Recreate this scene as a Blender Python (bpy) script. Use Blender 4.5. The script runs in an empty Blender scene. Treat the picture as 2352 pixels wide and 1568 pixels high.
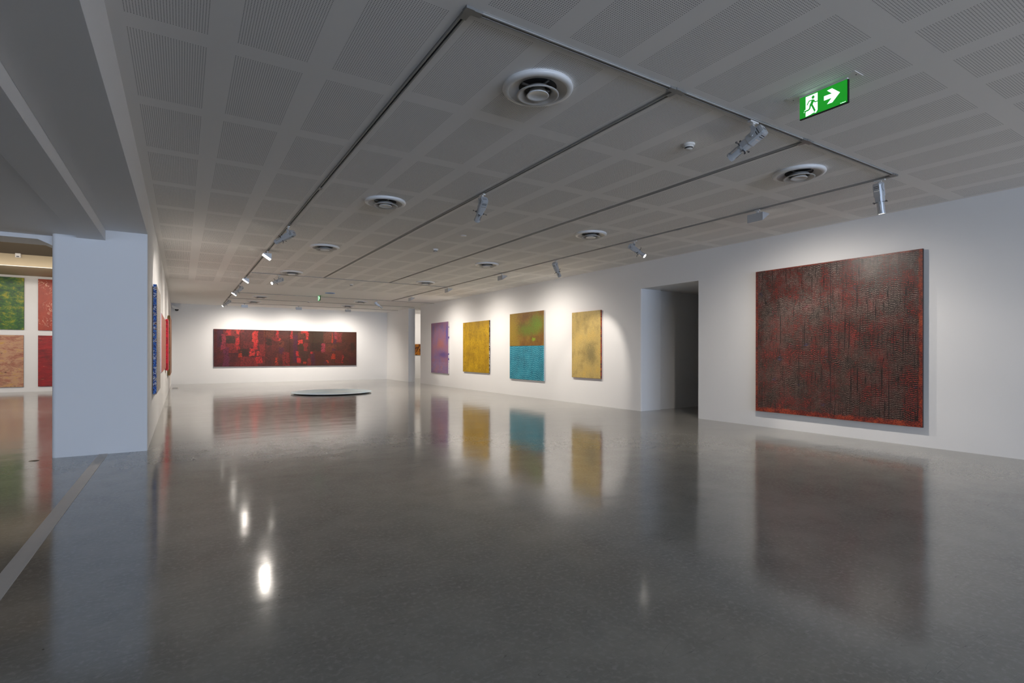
import bpy, bmesh, math, random
from math import sin, cos, pi, radians as R
from mathutils import Vector, Matrix, Quaternion

SC = bpy.context.scene
C = SC.collection
random.seed(7)

# ------------------------------------------------------------------ camera, world, light level
cam = bpy.data.cameras.new('camera')
cam.sensor_width = 36.0
cam.lens = 1211.82 / 2352 * 36
cam.shift_y = 27.85 / 2352
cam.clip_start = 0.05
cam.clip_end = 200
camo = bpy.data.objects.new('camera', cam)
C.objects.link(camo)
camo.rotation_euler = ((Matrix.Rotation(-R(32.01), 3, 'Z') @ Matrix.Rotation(R(90), 3, 'X') @ Matrix.Rotation(R(0.083), 3, 'Z')).to_euler())
camo.location = (0, 0, 1.271)
SC.camera = camo

SC.view_settings.view_transform = 'Standard'
SC.view_settings.look = 'None'
SC.view_settings.gamma = 1
SC.view_settings.exposure = 0.25
SC.view_settings.use_curve_mapping = False
cy = SC.cycles
cy.use_denoising = True
cy.max_bounces = 6
cy.diffuse_bounces = 4
cy.glossy_bounces = 3
cy.transmission_bounces = 3
cy.sample_clamp_indirect = 4
cy.caustics_reflective = False
cy.caustics_refractive = False
cy.use_adaptive_sampling = True
cy.adaptive_threshold = 0.08
cy.adaptive_min_samples = 20

world = bpy.data.worlds.new('daylight')
SC.world = world
world.use_nodes = True
bg = world.node_tree.nodes['Background']
bg.inputs[0].default_value = (0.45, 0.62, 1.0, 1)
bg.inputs[1].default_value = 0.6

WARM = (1.0, 0.915, 0.825)
DAY = (0.58, 0.73, 1.0)


def area(name, loc, dirv, sx, sy, power, col, spread=180, parent=None):
    l = bpy.data.lights.new(name, 'AREA')
    l.shape = 'RECTANGLE'
    l.size = sx
    l.size_y = sy
    l.energy = power
    l.color = col
    l.spread = R(spread)
    o = bpy.data.objects.new(name, l)
    o.location = loc
    o.rotation_euler = Vector(dirv).to_track_quat('-Z', 'Y').to_euler()
    C.objects.link(o)
    return o


def spot(name, loc, dirv, power, col, cone, blend=0.5, rad=0.03):
    l = bpy.data.lights.new(name, 'SPOT')
    l.energy = power
    l.color = col
    l.spot_size = R(cone)
    l.spot_blend = blend
    l.shadow_soft_size = rad
    o = bpy.data.objects.new(name, l)
    o.location = loc
    o.rotation_euler = Vector(dirv).to_track_quat('-Z', 'Y').to_euler()
    C.objects.link(o)
    return o


# daylight fill from an assumed, unseen long window behind the photographer
area('assumed_window_daylight', (1.0, -12.75, 1.75), (0, 1, 0.02), 11.6, 2.1, 570, DAY, 120)
# unseen warm lamps behind the photographer, added as ambient fill
area('hall_fill', (6.0, -7.0, 3.2), (0.2, -0.1, -1), 1.2, 0.3, 340, WARM, 150)
area('hall_fill', (1.0, -9.5, 3.2), (0, 0, -1), 1.2, 0.3, 340, WARM, 150)
# assumed unseen lamps of the side room behind the pier, with an added fill, and of the passage beyond the far opening
area('assumed_side_room_lamp', (-4.2, 15.0, 4.3), (0, 1, -0.75), 5.0, 0.4, 170, WARM)
area('side_room_added_fill', (-4.5, 20.0, 3.6), (0, 1, -0.9), 5.0, 0.2, 34, WARM)
area('side_room_near_fill', (-4.5, 12.0, 4.5), (0, 0, -1), 3.0, 0.3, 75, WARM, 140)  # added unseen fill, brightens the near floor and the lintel underside
area('assumed_passage_lamp', (10.6, 23.3, 3.2), (0, 0.6, -1), 1.2, 0.4, 45, WARM)

# ------------------------------------------------------------------ node helper


class G:
    def __init__(s, name, rough=0.6, spec=0.5):
        s.m = bpy.data.materials.new(name)
        s.m.use_nodes = True
        s.nt = s.m.node_tree
        s.b = s.nt.nodes['Principled BSDF']
        s.b.inputs['Roughness'].default_value = rough
        s.b.inputs['Specular IOR Level'].default_value = spec

    def n(s, t):
        return s.nt.nodes.new(t)

    def put(s, inp, v):
        if isinstance(v, (int, float)):
            inp.default_value = v
        elif isinstance(v, (tuple, list)):
            v = tuple(v)
            if len(inp.default_value) == 4 and len(v) == 3:
                v = v + (1,)
            inp.default_value = v
        else:
            s.nt.links.new(v, inp)

    def ma(s, op, a, b=0.0, c=None, clamp=False):
        k = s.n('ShaderNodeMath')
        k.operation = op
        k.use_clamp = clamp
        s.put(k.inputs[0], a)
        s.put(k.inputs[1], b)
        if c is not None:
            s.put(k.inputs[2], c)
        return k.outputs[0]

    def vm(s, op, a, b=(0, 0, 0)):
        k = s.n('ShaderNodeVectorMath')
        k.operation = op
        s.put(k.inputs[0], a)
        s.put(k.inputs[1], b)
        return k.outputs[0]

    def co(s):
        return s.n('ShaderNodeTexCoord').outputs['Object']

    def sep(s, v):
        k = s.n('ShaderNodeSeparateXYZ')
        s.put(k.inputs[0], v)
        return k.outputs

    def comb(s, x=0.0, y=0.0, z=0.0):
        k = s.n('ShaderNodeCombineXYZ')
        s.put(k.inputs[0], x)
        s.put(k.inputs[1], y)
        s.put(k.inputs[2], z)
        return k.outputs[0]

    def scl(s, v, sc):
        return s.vm('MULTIPLY', v, sc)

    def noise(s, v, scale=1.0, detail=2.0, rough=0.5, dist=0.0, color=False):
        k = s.n('ShaderNodeTexNoise')
        s.put(k.inputs['Vector'], v)
        k.inputs['Scale'].default_value = scale
        k.inputs['Detail'].default_value = detail
        k.inputs['Roughness'].default_value = rough
        k.inputs['Distortion'].default_value = dist
        return k.outputs[1 if color else 0]

    def voro(s, v, scale=1.0, feature='F1', out=0, rnd=1.0):
        k = s.n('ShaderNodeTexVoronoi')
        k.feature = feature
        s.put(k.inputs['Vector'], v)
        k.inputs['Scale'].default_value = scale
        k.inputs['Randomness'].default_value = rnd
        return k.outputs[out]

    def mix(s, f, a, b, mode='MIX'):
        k = s.n('ShaderNodeMix')
        k.data_type = 'RGBA'
        k.blend_type = mode
        s.put(k.inputs[0], f)
        s.put(k.inputs[6], a)
        s.put(k.inputs[7], b)
        return k.outputs[2]

    def ramp(s, f, stops, interp='LINEAR'):
        k = s.n('ShaderNodeValToRGB')
        e = k.color_ramp
        e.interpolation = interp
        while len(e.elements) < len(stops):
            e.elements.new(0.5)
        for el, (p, c) in zip(e.elements, stops):
            el.position = p
            el.color = (c[0], c[1], c[2], 1)
        s.put(k.inputs[0], f)
        return k.outputs[0]

    def sm(s, v, lo, hi):            # smooth step 0..1
        k = s.n('ShaderNodeMapRange')
        k.interpolation_type = 'SMOOTHSTEP'
        s.put(k.inputs[0], v)
        k.inputs[1].default_value = lo
        k.inputs[2].default_value = hi
        return k.outputs[0]

    def bump(s, h, strength=0.3, dist=0.01):
        k = s.n('ShaderNodeBump')
        k.inputs['Strength'].default_value = strength
        k.inputs['Distance'].default_value = dist
        s.put(k.inputs['Height'], h)
        s.nt.links.new(k.outputs[0], s.b.inputs['Normal'])

    def col(s, v):
        s.put(s.b.inputs['Base Color'], v)
        return s


def srgb(r, g, b):
    f = lambda c: (c / 255 / 12.92) if c <= 10 else ((c / 255 + 0.055) / 1.055) ** 2.4
    return (f(r), f(g), f(b))


def plain(name, c, rough=0.5, metal=0.0, spec=0.5, var=0.04):
    g = G(name, rough, spec)
    g.b.inputs['Metallic'].default_value = metal
    nz = g.noise(g.co(), 9.0, 3.0)
    a = tuple(x * (1 - var) for x in c)
    b = tuple(min(1, x * (1 + var)) for x in c)
    g.col(g.mix(nz, a, b))
    return g.m


def emit(name, c, strength):
    g = G(name, 0.4)
    g.col(c)
    g.put(g.b.inputs['Emission Color'], c)
    g.b.inputs['Emission Strength'].default_value = strength
    return g.m


# ------------------------------------------------------------------ plain materials
def wall_mat(name, c):
    g = G(name, 0.75, 0.25)
    co = g.co()
    n1 = g.noise(co, 0.8, 3.0)
    n2 = g.noise(co, 60.0, 2.0)
    g.col(g.mix(n1, tuple(x * 0.97 for x in c), c))
    g.bump(g.ma('ADD', g.noise(co, 1.3, 2.0), g.ma('MULTIPLY', n2, 0.12)), 0.12, 0.01)
    return g.m


M = {}
M['wall'] = wall_mat('white_plaster', (0.84, 0.835, 0.825))
M['soffit'] = wall_mat('grey_white_soffit', (0.84, 0.82, 0.80))
M['darkceil'] = wall_mat('raw_concrete', (0.13, 0.105, 0.075))
M['beam'] = wall_mat('beige_textured_plaster', (0.42, 0.35, 0.24))
M['metal_grey'] = plain('grey_aluminium', (0.30, 0.30, 0.29), 0.42, 0.6)
M['track_grey'] = plain('track_grey_paint', (0.36, 0.35, 0.33), 0.5, 0.1)
M['black'] = plain('black', (0.008, 0.008, 0.008), 0.6)
M['fixture'] = plain('silver_grey_enamel', (0.50, 0.52, 0.54), 0.33, 0.25)
M['fixture_dark'] = plain('dark_lever', (0.03, 0.03, 0.035), 0.4)
M['chrome'] = plain('bright_steel', (0.85, 0.85, 0.85), 0.18, 1.0)
M['white_enamel'] = plain('white_enamel', (0.78, 0.78, 0.77), 0.28)
M['diff_inner'] = plain('shaded_white_enamel', (0.50, 0.48, 0.45), 0.4)  # darker enamel puts the shade inside the diffusers into the colour
M['throat'] = plain('duct_black', (0.012, 0.012, 0.012), 0.7)
M['white_plastic'] = plain('white_plastic', (0.72, 0.71, 0.68), 0.45)
M['lens'] = emit('lit_lens', (1.0, 0.93, 0.82), 24.0)
M['lens_off'] = plain('lens_glass', (0.10, 0.09, 0.14), 0.1)
M['washer_lamp'] = emit('lit_washer_lamp', (1.0, 0.94, 0.84), 6.5)
M['wood'] = plain('stretcher_pine', (0.48, 0.36, 0.22), 0.6)
M['jointcover'] = plain('brushed_joint_cover', (0.62, 0.59, 0.55), 0.5, 0.0)


def ceiling_mat():
    g = G('perforated_board', 0.85, 0.2)
    x, y, z = g.sep(g.co())
    bx = g.ma('MULTIPLY', g.ma('FRACT', g.ma('DIVIDE', g.ma('ADD', x, 0.30), 0.6)), 0.6)
    by = g.ma('MULTIPLY', g.ma('FRACT', g.ma('DIVIDE', g.ma('ADD', y, -2.84 + 1.198 * 20), 1.198)), 1.198)
    P = 0.0152
    hx = g.ma('SUBTRACT', g.ma('FRACT', g.ma('DIVIDE', bx, P)), 0.5)
    hy = g.ma('SUBTRACT', g.ma('FRACT', g.ma('DIVIDE', by, P)), 0.5)
    d = g.ma('SQRT', g.ma('ADD', g.ma('MULTIPLY', hx, hx), g.ma('MULTIPLY', hy, hy)))
    hole = g.ma('LESS_THAN', d, 0.20)
    ins = g.ma('MULTIPLY', g.ma('LESS_THAN', bx, P * 29), g.ma('LESS_THAN', by, P * 68))
    ins = g.ma('MULTIPLY', ins, g.ma('LESS_THAN', y, 17.16))
    ins = g.ma('MULTIPLY', ins, g.ma('GREATER_THAN', x, -0.301))
    ins = g.ma('MULTIPLY', ins, g.ma('LESS_THAN', x, 8.57))
    hole = g.ma('MULTIPLY', hole, ins)
    n1 = g.noise(g.co(), 0.7, 3.0)
    base = g.mix(n1, (0.865, 0.845, 0.82), (0.895, 0.875, 0.85))
    g.col(g.mix(hole, base, (0.10, 0.10, 0.10)))
    return g.m


def floor_mat():
    g = G('polished_concrete', 0.16, 0.78)
    co = g.co()
    x, y, z = g.sep(co)
    n1 = g.noise(co, 0.55, 5.0, 0.6)
    n2 = g.noise(co, 3.2, 5.0, 0.62)
    n3 = g.noise(co, 38.0, 3.0, 0.6)
    m = g.ma('ADD', g.ma('MULTIPLY', n1, 0.55), g.ma('MULTIPLY', n2, 0.45))
    c = g.ramp(m, [(0.32, (0.195, 0.188, 0.168)), (0.5, (0.252, 0.245, 0.220)), (0.68, (0.318, 0.308, 0.280))])
    c = g.mix(g.sm(n3, 0.45, 0.75), c, (0.31, 0.305, 0.28))
    # small dark specks and hair scratches
    v = g.voro(co, 3.1)
    c = g.mix(g.ma('LESS_THAN', v, 0.014), c, (0.05, 0.045, 0.04))
    sc = g.noise(g.scl(co, (1.0, 14.0, 1.0)), 0.9, 2.0, 0.5, 1.5)
    scr = g.ma('LESS_THAN', g.ma('ABSOLUTE', g.ma('SUBTRACT', sc, 0.5)), 0.0012)
    c = g.mix(g.ma('MULTIPLY', scr, 0.45), c, (0.06, 0.055, 0.05))
    # saw-cut joints
    j1 = g.ma('LESS_THAN', g.ma('ABSOLUTE', g.ma('SUBTRACT', x, 0.595)), 0.005)
    j1 = g.ma('MULTIPLY', j1, g.ma('GREATER_THAN', y, 11.0))
    j2 = g.ma('LESS_THAN', g.ma('ABSOLUTE', g.ma('SUBTRACT', y, 16.0)), 0.012)
    j3 = g.ma('MULTIPLY', g.ma('LESS_THAN', g.ma('ABSOLUTE', g.ma('SUBTRACT', y, 8.69)), 0.006), g.ma('LESS_THAN', x, -0.8))
    j4 = g.ma('MULTIPLY', g.ma('LESS_THAN', g.ma('ABSOLUTE', g.ma('SUBTRACT', y, 9.35)), 0.008), g.ma('LESS_THAN', x, -0.8))
    j = g.ma('MAXIMUM', g.ma('MAXIMUM', j1, j2), g.ma('MAXIMUM', j3, j4))
    c = g.mix(g.ma('MULTIPLY', j, 0.7), c, (0.36, 0.34, 0.30))
    g.col(c)
    g.put(g.b.inputs['Roughness'], g.ma('ADD', g.ma('MULTIPLY', n2, 0.07), g.ma('ADD', 0.055, g.ma('MULTIPLY', n1, 0.06))))
    w1 = g.noise(g.scl(co, (0.75, 1.2, 1)), 1.6, 2.0, 0.5)
    w2 = g.noise(co, 7.0, 2.0, 0.5)
    h = g.ma('ADD', g.ma('MULTIPLY', w1, 1.0), g.ma('MULTIPLY', w2, 0.10))
    g.bump(h, 0.5, 0.0055)
    return g.m


M['ceil'] = ceiling_mat()
M['floor'] = floor_mat()

# ------------------------------------------------------------------ mesh helper


class MB:
    def __init__(s):
        s.v, s.f, s.mi, s.sm = [], [], [], []

    def add(s, vs, fs, mi=0, smooth=False):
        o = len(s.v)
        s.v += [tuple(p) for p in vs]
        for f in fs:
            s.f.append([o + i for i in f])
            s.mi.append(mi)
            s.sm.append(smooth)
        return s

    def box(s, x0, x1, y0, y1, z0, z1, mi=0):
        vs = [(x, y, z) for z in (z0, z1) for y in (y0, y1) for x in (x0, x1)]
        return s.add(vs, [(0, 2, 3, 1), (4, 5, 7, 6), (0, 1, 5, 4), (2, 6, 7, 3), (1, 3, 7, 5), (0, 4, 6, 2)], mi)

    def prism(s, pts, z0, z1, mi=0, axis='z', smooth=False):      # plan polygon, extruded
        n = len(pts)
        if axis == 'z':
            q = lambda p, z: (p[0], p[1], z)
        elif axis == 'y':
            q = lambda p, z: (p[0], z, p[1])
        else:
            q = lambda p, z: (z, p[0], p[1])
        vs = [q(p, z0) for p in pts] + [q(p, z1) for p in pts]
        fs = [tuple(range(n)), tuple(range(2 * n - 1, n - 1, -1))]
        s.add(vs, fs, mi)
        o = len(s.v) - 2 * n
        for i in range(n):
            j = (i + 1) % n
            s.f.append([o + i, o + j, o + n + j, o + n + i])
            s.mi.append(mi)
            s.sm.append(smooth)
        return s

    def lathe(s, prof, n=48, mi=0, mis=None, close=False):
        vs = []
        for r, z in prof:
            for k in range(n):
                t = 2 * pi * k / n
                vs.append((r * cos(t), r * sin(t), z))
        o = len(s.v)
        s.v += vs
        for i in range(len(prof) - 1):
            for k in range(n):
                k2 = (k + 1) % n
                s.f.append([o + i * n + k, o + i * n + k2, o + (i + 1) * n + k2, o + (i + 1) * n + k])
                s.mi.append(mis[i] if mis else mi)
                s.sm.append(True)
        if close:
            for i in (0, len(prof) - 1):
                s.f.append([o + i * n + k for k in range(n)])
                s.mi.append(mi)
                s.sm.append(False)
        return s

    def tube(s, path, r, n=10, mi=0):
        path = [Vector(p) for p in path]
        o = len(s.v)
        up = Vector((0.13, 0.27, 1)).normalized()
        for i, p in enumerate(path):
            t = (path[min(i + 1, len(path) - 1)] - path[max(i - 1, 0)]).normalized()
            a = t.cross(up)
            if a.length < 1e-3:
                a = t.cross(Vector((1, 0, 0)))
            a.normalize()
            b = t.cross(a)
            rr = r[i] if isinstance(r, (list, tuple)) else r
            for k in range(n):
                q = 2 * pi * k / n
                s.v.append(tuple(p + a * (rr * cos(q)) + b * (rr * sin(q))))
        for i in range(len(path) - 1):
            for k in range(n):
                k2 = (k + 1) % n
                s.f.append([o + i * n + k, o + i * n + k2, o + (i + 1) * n + k2, o + (i + 1) * n + k])
                s.mi.append(mi)
                s.sm.append(True)
        for i in (0, len(path) - 1):
            s.f.append([o + i * n + k for k in range(n)])
            s.mi.append(mi)
            s.sm.append(False)
        return s

    def mesh(s, name, mats):
        me = bpy.data.meshes.new(name)
        me.from_pydata(s.v, [], s.f)
        for m in (mats if isinstance(mats, (list, tuple)) else [mats]):
            me.materials.append(m)
        me.polygons.foreach_set('material_index', s.mi)
        me.polygons.foreach_set('use_smooth', s.sm)
        bm = bmesh.new()
        bm.from_mesh(me)
        bmesh.ops.recalc_face_normals(bm, faces=bm.faces)
        bm.to_mesh(me)
        bm.free()
        me.update()
        return me


def obj(name, me, parent=None, loc=(0, 0, 0), rot=None, bevel=0):
    o = bpy.data.objects.new(name, me)
    C.objects.link(o)
    o.location = loc
    if rot is not None:
        o.rotation_euler = rot
    if parent:
        o.parent = parent
    if bevel:
        b = o.modifiers.new('bevel', 'BEVEL')
        b.width = bevel
        b.segments = 2
        b.limit_method = 'ANGLE'
    return o


def struct(name, mb, mats, bevel=0):
    o = obj(name, mb.mesh(name, mats), bevel=bevel)
    o['kind'] = 'structure'
    return o


def thing(name, label, cat, loc=(0, 0, 0), rz=0, group=None):
    o = bpy.data.objects.new(name, None)
    o.empty_display_size = 0.1
    C.objects.link(o)
    o.location = loc
    o.rotation_euler = (0, 0, rz)
    tag(o, label, cat, group)
    return o


def tag(o, label, cat, group=None):
    o['label'] = label
    o['category'] = cat
    if group:
        o['group'] = group
    return o


# ------------------------------------------------------------------ the place
HC = 3.296          # ceiling
XR = 8.612          # right wall face
XL = -0.383         # left wall face
YB = 25.48          # back wall face
YW = -13.0           # wall with the assumed window, behind the photographer
TOP = 4.9

struct('floor', MB().box(-9, 13.5, YW - 0.3, 26.2, -0.2, 0), M['floor'])
struct('ceiling', MB().box(XL - 0.2, 9.0, YW, YB + 0.3, HC, HC + 0.2), M['ceil'])


def arc(cx, cy_, r, a0, a1, n=8):
    return [(cx + r * cos(R(a0 + (a1 - a0) * i / n)), cy_ + r * sin(R(a0 + (a1 - a0) * i / n))) for i in range(n + 1)]


def smooth_wall(o):
    for p in o.data.polygons:
        p.use_smooth = False


# left wall: the thick pier whose end faces the camera
rr = 0.045
pl = arc(-1.338 + rr, 8.35 + rr, rr, 180, 270) + arc(XL - 0.012, 8.35 + 0.012, 0.012, 270, 360, 4) + [(XL, YB + 0.1), (-1.338, YB + 0.1)]
struct('wall_left', MB().prism(pl, 0, TOP), M['wall'])

# back wall
struct('wall_back', MB().box(XL - 0.1, 13.2, YB, YB + 0.3, 0, TOP), M['wall'])

# right wall with a passage opening and the far opening
mb = MB()
mb.box(XR, 9.22, YW, 6.859, 0, 2.713)
mb.prism([(XR, YW), (9.22, YW), (9.22, 10.0), (8.922, 10.0), (8.922, 21.14), (XR, 21.14)], 2.713, HC)
r2 = 0.03
mb.prism([(9.22, 8.379)] + [(9.22, 10.0), (8.922, 10.0), (8.922, 21.14), (XR, 21.14)] + arc(XR + r2, 8.379 + r2, r2, 180, 270, 6), 0, 2.713)
mb.box(XR, 8.922, 22.55, YB, 0, HC)
struct('wall_right', mb, M['wall'])

# passage behind the opening in the right wall
mb = MB()
mb.box(9.22, 12.6, 8.45, 8.75, 0, HC)
mb.box(12.4, 12.7, 4.5, 8.45, 0, HC)
mb.box(9.22, 12.6, 4.3, 4.5, 0, HC)
struct('wall_passage', mb, M['wall'])
struct('ceiling_passage', MB().box(9.22, 12.6, 4.5, 8.45, 2.713, 2.9), M['soffit'])

# room beyond the far opening
mb = MB()
mb.box(12.6, 12.9, 17.5, YB, 0, HC)
mb.box(8.922, 12.9, 17.2, 17.5, 0, HC)
struct('wall_far_room', mb, M['wall'])
struct('ceiling_far_room', MB().box(9.0, 12.9, 17.2, YB, HC, HC + 0.2), M['soffit'])

# stepped soffits on the left, running toward the camera
struct('ceiling_soffit', MB().box(-0.820, XL, YW, 8.35, 2.818, TOP), M['soffit'], 0.002)
struct('trim_1', MB().box(-1.100, -0.8205, YW, 8.35, 2.689, TOP - 0.01), M['soffit'], 0.002)
struct('ceiling_left', MB().box(-8.0, -1.104, YW, 8.549, 2.716, TOP - 0.02), M['soffit'])
struct('trim_2', MB().prism([(-8.0, 2.665), (-1.50, 2.665), (-1.36, 2.60), (-1.338, 2.60), (-1.338, TOP), (-8.0, TOP)], 8.55, 9.0, 0, 'y'), M['soffit'])

# side room seen past the pier
struct('wall_side_room', MB().box(-8.2, -1.338, 23.02, 23.3, 0, TOP).box(-8.3, -8.0, YW, 23.3, 0, TOP), M['wall'])
struct('ceiling_side_room', MB().box(-8.2, -1.338, 9.0, 23.1, 4.7, TOP + 0.1), M['darkceil'])
struct('trim_3', MB().box(-8.0, -1.338, 20.577, 23.02, 3.79, 4.135), M['beam'])
struct('trim_6', MB().box(-8.0, -1.338, 20.95, 23.02, 4.136, 4.7), M['darkceil'])
struct('trim_4', MB().box(-8.0, -1.338, 20.555, 20.577, 3.782, 3.800), M['white_plastic'])

# unseen rear wall with the assumed window opening, behind the photographer
mb = MB()
mb.box(-8.2, 9.0, YW - 0.3, YW, 0, 0.6)
mb.box(-8.2, 9.0, YW - 0.3, YW, 2.85, TOP)
mb.box(-8.2, -5.0, YW - 0.3, YW, 0.6, 2.85)
mb.box(7.0, 9.0, YW - 0.3, YW, 0.6, 2.85)
struct('wall_rear', mb, M['wall'])
w = MB()
for k in range(7):
    xx = -5 + 2 * k
    w.box(xx - 0.04, xx + 0.04, YW - 0.2, YW - 0.1, 0.6, 2.85)
w.box(-5, 7, YW - 0.2, YW - 0.1, 0.6, 0.68)
w.box(-5, 7, YW - 0.2, YW - 0.1, 2.77, 2.85)
struct('window_assumed_1', w, M['metal_grey'])  # frame of the assumed window, unseen, set around the daylight fill

# metal cover strip over the floor joint
struct('trim_5', MB().box(-0.886, -0.790, 3.55, 8.35, -0.01, 0.004).box(-0.886, -0.790, YW, 3.54, -0.01, 0.004), M['jointcover'])

# ------------------------------------------------------------------ lighting tracks
TX = [1.424, 3.21, 5.015, 6.81]
YN, YQ, YQ2, YL2, YL3 = 2.762, 14.64, 19.66, 21.8, 23.85
TW, TD = 0.018, 0.014


def track(name_len, label, p0, p1, couplers=(), trim0=0.0, trim1=0.0, thin=1.0):
    a, b = Vector((*p0, 0)), Vector((*p1, 0))
    L = (b - a).length
    ang = math.atan2((b - a).y, (b - a).x)
    t = thing('lighting_track', label, 'lighting track', (a.x, a.y, HC - 0.0008), ang, 'recessed lighting tracks in the ceiling')
    h = MB()
    W = TW * thin
    x0, x1 = trim0, L - trim1
    h.box(x0, x1, -W, -0.0075, -TD, 0)
    h.box(x0, x1, 0.0075, W, -TD, 0)
    h.box(x0, x1, -W - 0.004, -W, -0.003, 0)
    h.box(x0, x1, W, W + 0.004, -0.003, 0)
    obj('housing', h.mesh('track_housing', M['track_grey']), t)
    s_ = obj('conductor_slot', MB().box(x0, x1, -0.0075, 0.0075, -0.004, 0).mesh('track_slot', M['black']), t)
    s_['label'] = 'black slot along the middle of the track'
    for cx in couplers:
        obj('coupler', MB().box(cx - 0.05, cx + 0.05, -0.02, 0.02, -TD - 0.003, -0.0145).mesh('track_coupler', M['metal_grey']), t)
    return t


def junction(t_, lx, ly, arms):
    """grey cover plate where two tracks meet; a part of the cross track"""
    m = MB()
    q = 0.027
    m.box(lx - q, lx + q, ly - q, ly + q, -TD - 0.004, 0)
    for (dx, dy) in arms:
        if dx:
            m.box(min(lx + dx * q, lx + dx * 0.085), max(lx + dx * q, lx + dx * 0.085), ly - 0.0225, ly + 0.0225, -TD - 0.004, -0.0002)
        else:
            m.box(lx - 0.0225, lx + 0.0225, min(ly + dy * q, ly + dy * 0.085), max(ly + dy * q, ly + dy * 0.085), -TD - 0.004, -0.0002)
    o = obj('corner_plate', m.mesh('corner_plate', M['metal_grey']), t_)
    o['label'] = 'plain grey connector plate'


tn = track(0, 'nearest cross track, joining the tracks behind the exit sign', (TX[0], YN), (TX[3], YN))
for i, x in enumerate(TX):
    lx = x - TX[0]
    junction(tn, lx, 0, [(1, 0), (0, 1)] if i == 0 else [(-1, 0), (0, 1)] if i == 3 else [(1, 0), (-1, 0), (0, 1)])
g0 = 0.09
names = ['leftmost long lighting track, hung with spotlights over the left side of the room',
         'second long lighting track from the left, carrying a single spotlight',
         'third long lighting track from the left, carrying no lamps at all',
         'rightmost long lighting track, nearest the right wall and its row of wall washers']
cpl = [(3.95, 6.05, 8.9), (3.1, 6.1, 9.1), (3.05, 6.1, 9.0), (3.05, 6.1, 9.0, 12.0)]
ends = [24.6, YQ, YQ, YQ2]
for i in range(4):
    track(0, names[i], (TX[i], YN), (TX[i], ends[i]), [c for c in cpl[i]], trim0=g0, trim1=TW + 0.007)
track(0, 'thin cross track at the end of the two middle long tracks', (TX[0] + 0.035, YQ), (TX[3] - 0.035, YQ), thin=0.55)
track(0, 'thin cross track just behind the distant exit sign', (TX[0] + 0.035, YQ2), (XR - 0.02, YQ2), thin=0.55)
track(0, 'thin cross track between the two distant pairs of air diffusers', (TX[0] + 0.035, YL2), (XR - 0.02, YL2), thin=0.55)
track(0, 'last cross track before the back wall, carrying three wall washers', (TX[0] + 0.035, YL3), (XR - 0.02, YL3), thin=0.55)

# ------------------------------------------------------------------ track spotlights
def oct_prism(m, hw, hh, y0, y1, ch, mi=0, hw1=None, hh1=None):
    hw1 = hw if hw1 is None else hw1
    hh1 = hh if hh1 is None else hh1
    def ring(w_, h_, y):
        return [(w_, y, h_ - ch), (w_ - ch, y, h_), (-w_ + ch, y, h_), (-w_, y, h_ - ch), (-w_, y, -h_ + ch), (-w_ + ch, y, -h_), (w_ - ch, y, -h_), (w_, y, -h_ + ch)]
    vs = ring(hw, hh, y0) + ring(hw1, hh1, y1)
    fs = [tuple(range(8)), tuple(range(15, 7, -1))] + [(i, (i + 1) % 8, 8 + (i + 1) % 8, 8 + i) for i in range(8)]
    m.add(vs, fs, mi)


def cyl_y(m, r0, r1, y0, y1, n=24, mi=0, cap0=True, cap1=True):
    vs = [(r0 * cos(2 * pi * k / n), y0, r0 * sin(2 * pi * k / n)) for k in range(n)] + [(r1 * cos(2 * pi * k / n), y1, r1 * sin(2 * pi * k / n)) for k in range(n)]
    m.add(vs, [(k, (k + 1) % n, n + (k + 1) % n, n + k) for k in range(n)], mi, True)
    if cap0:
        m.add(vs[:n], [tuple(range(n))], mi)
    if cap1:
        m.add(vs[n:], [tuple(range(n))], mi)


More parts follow.
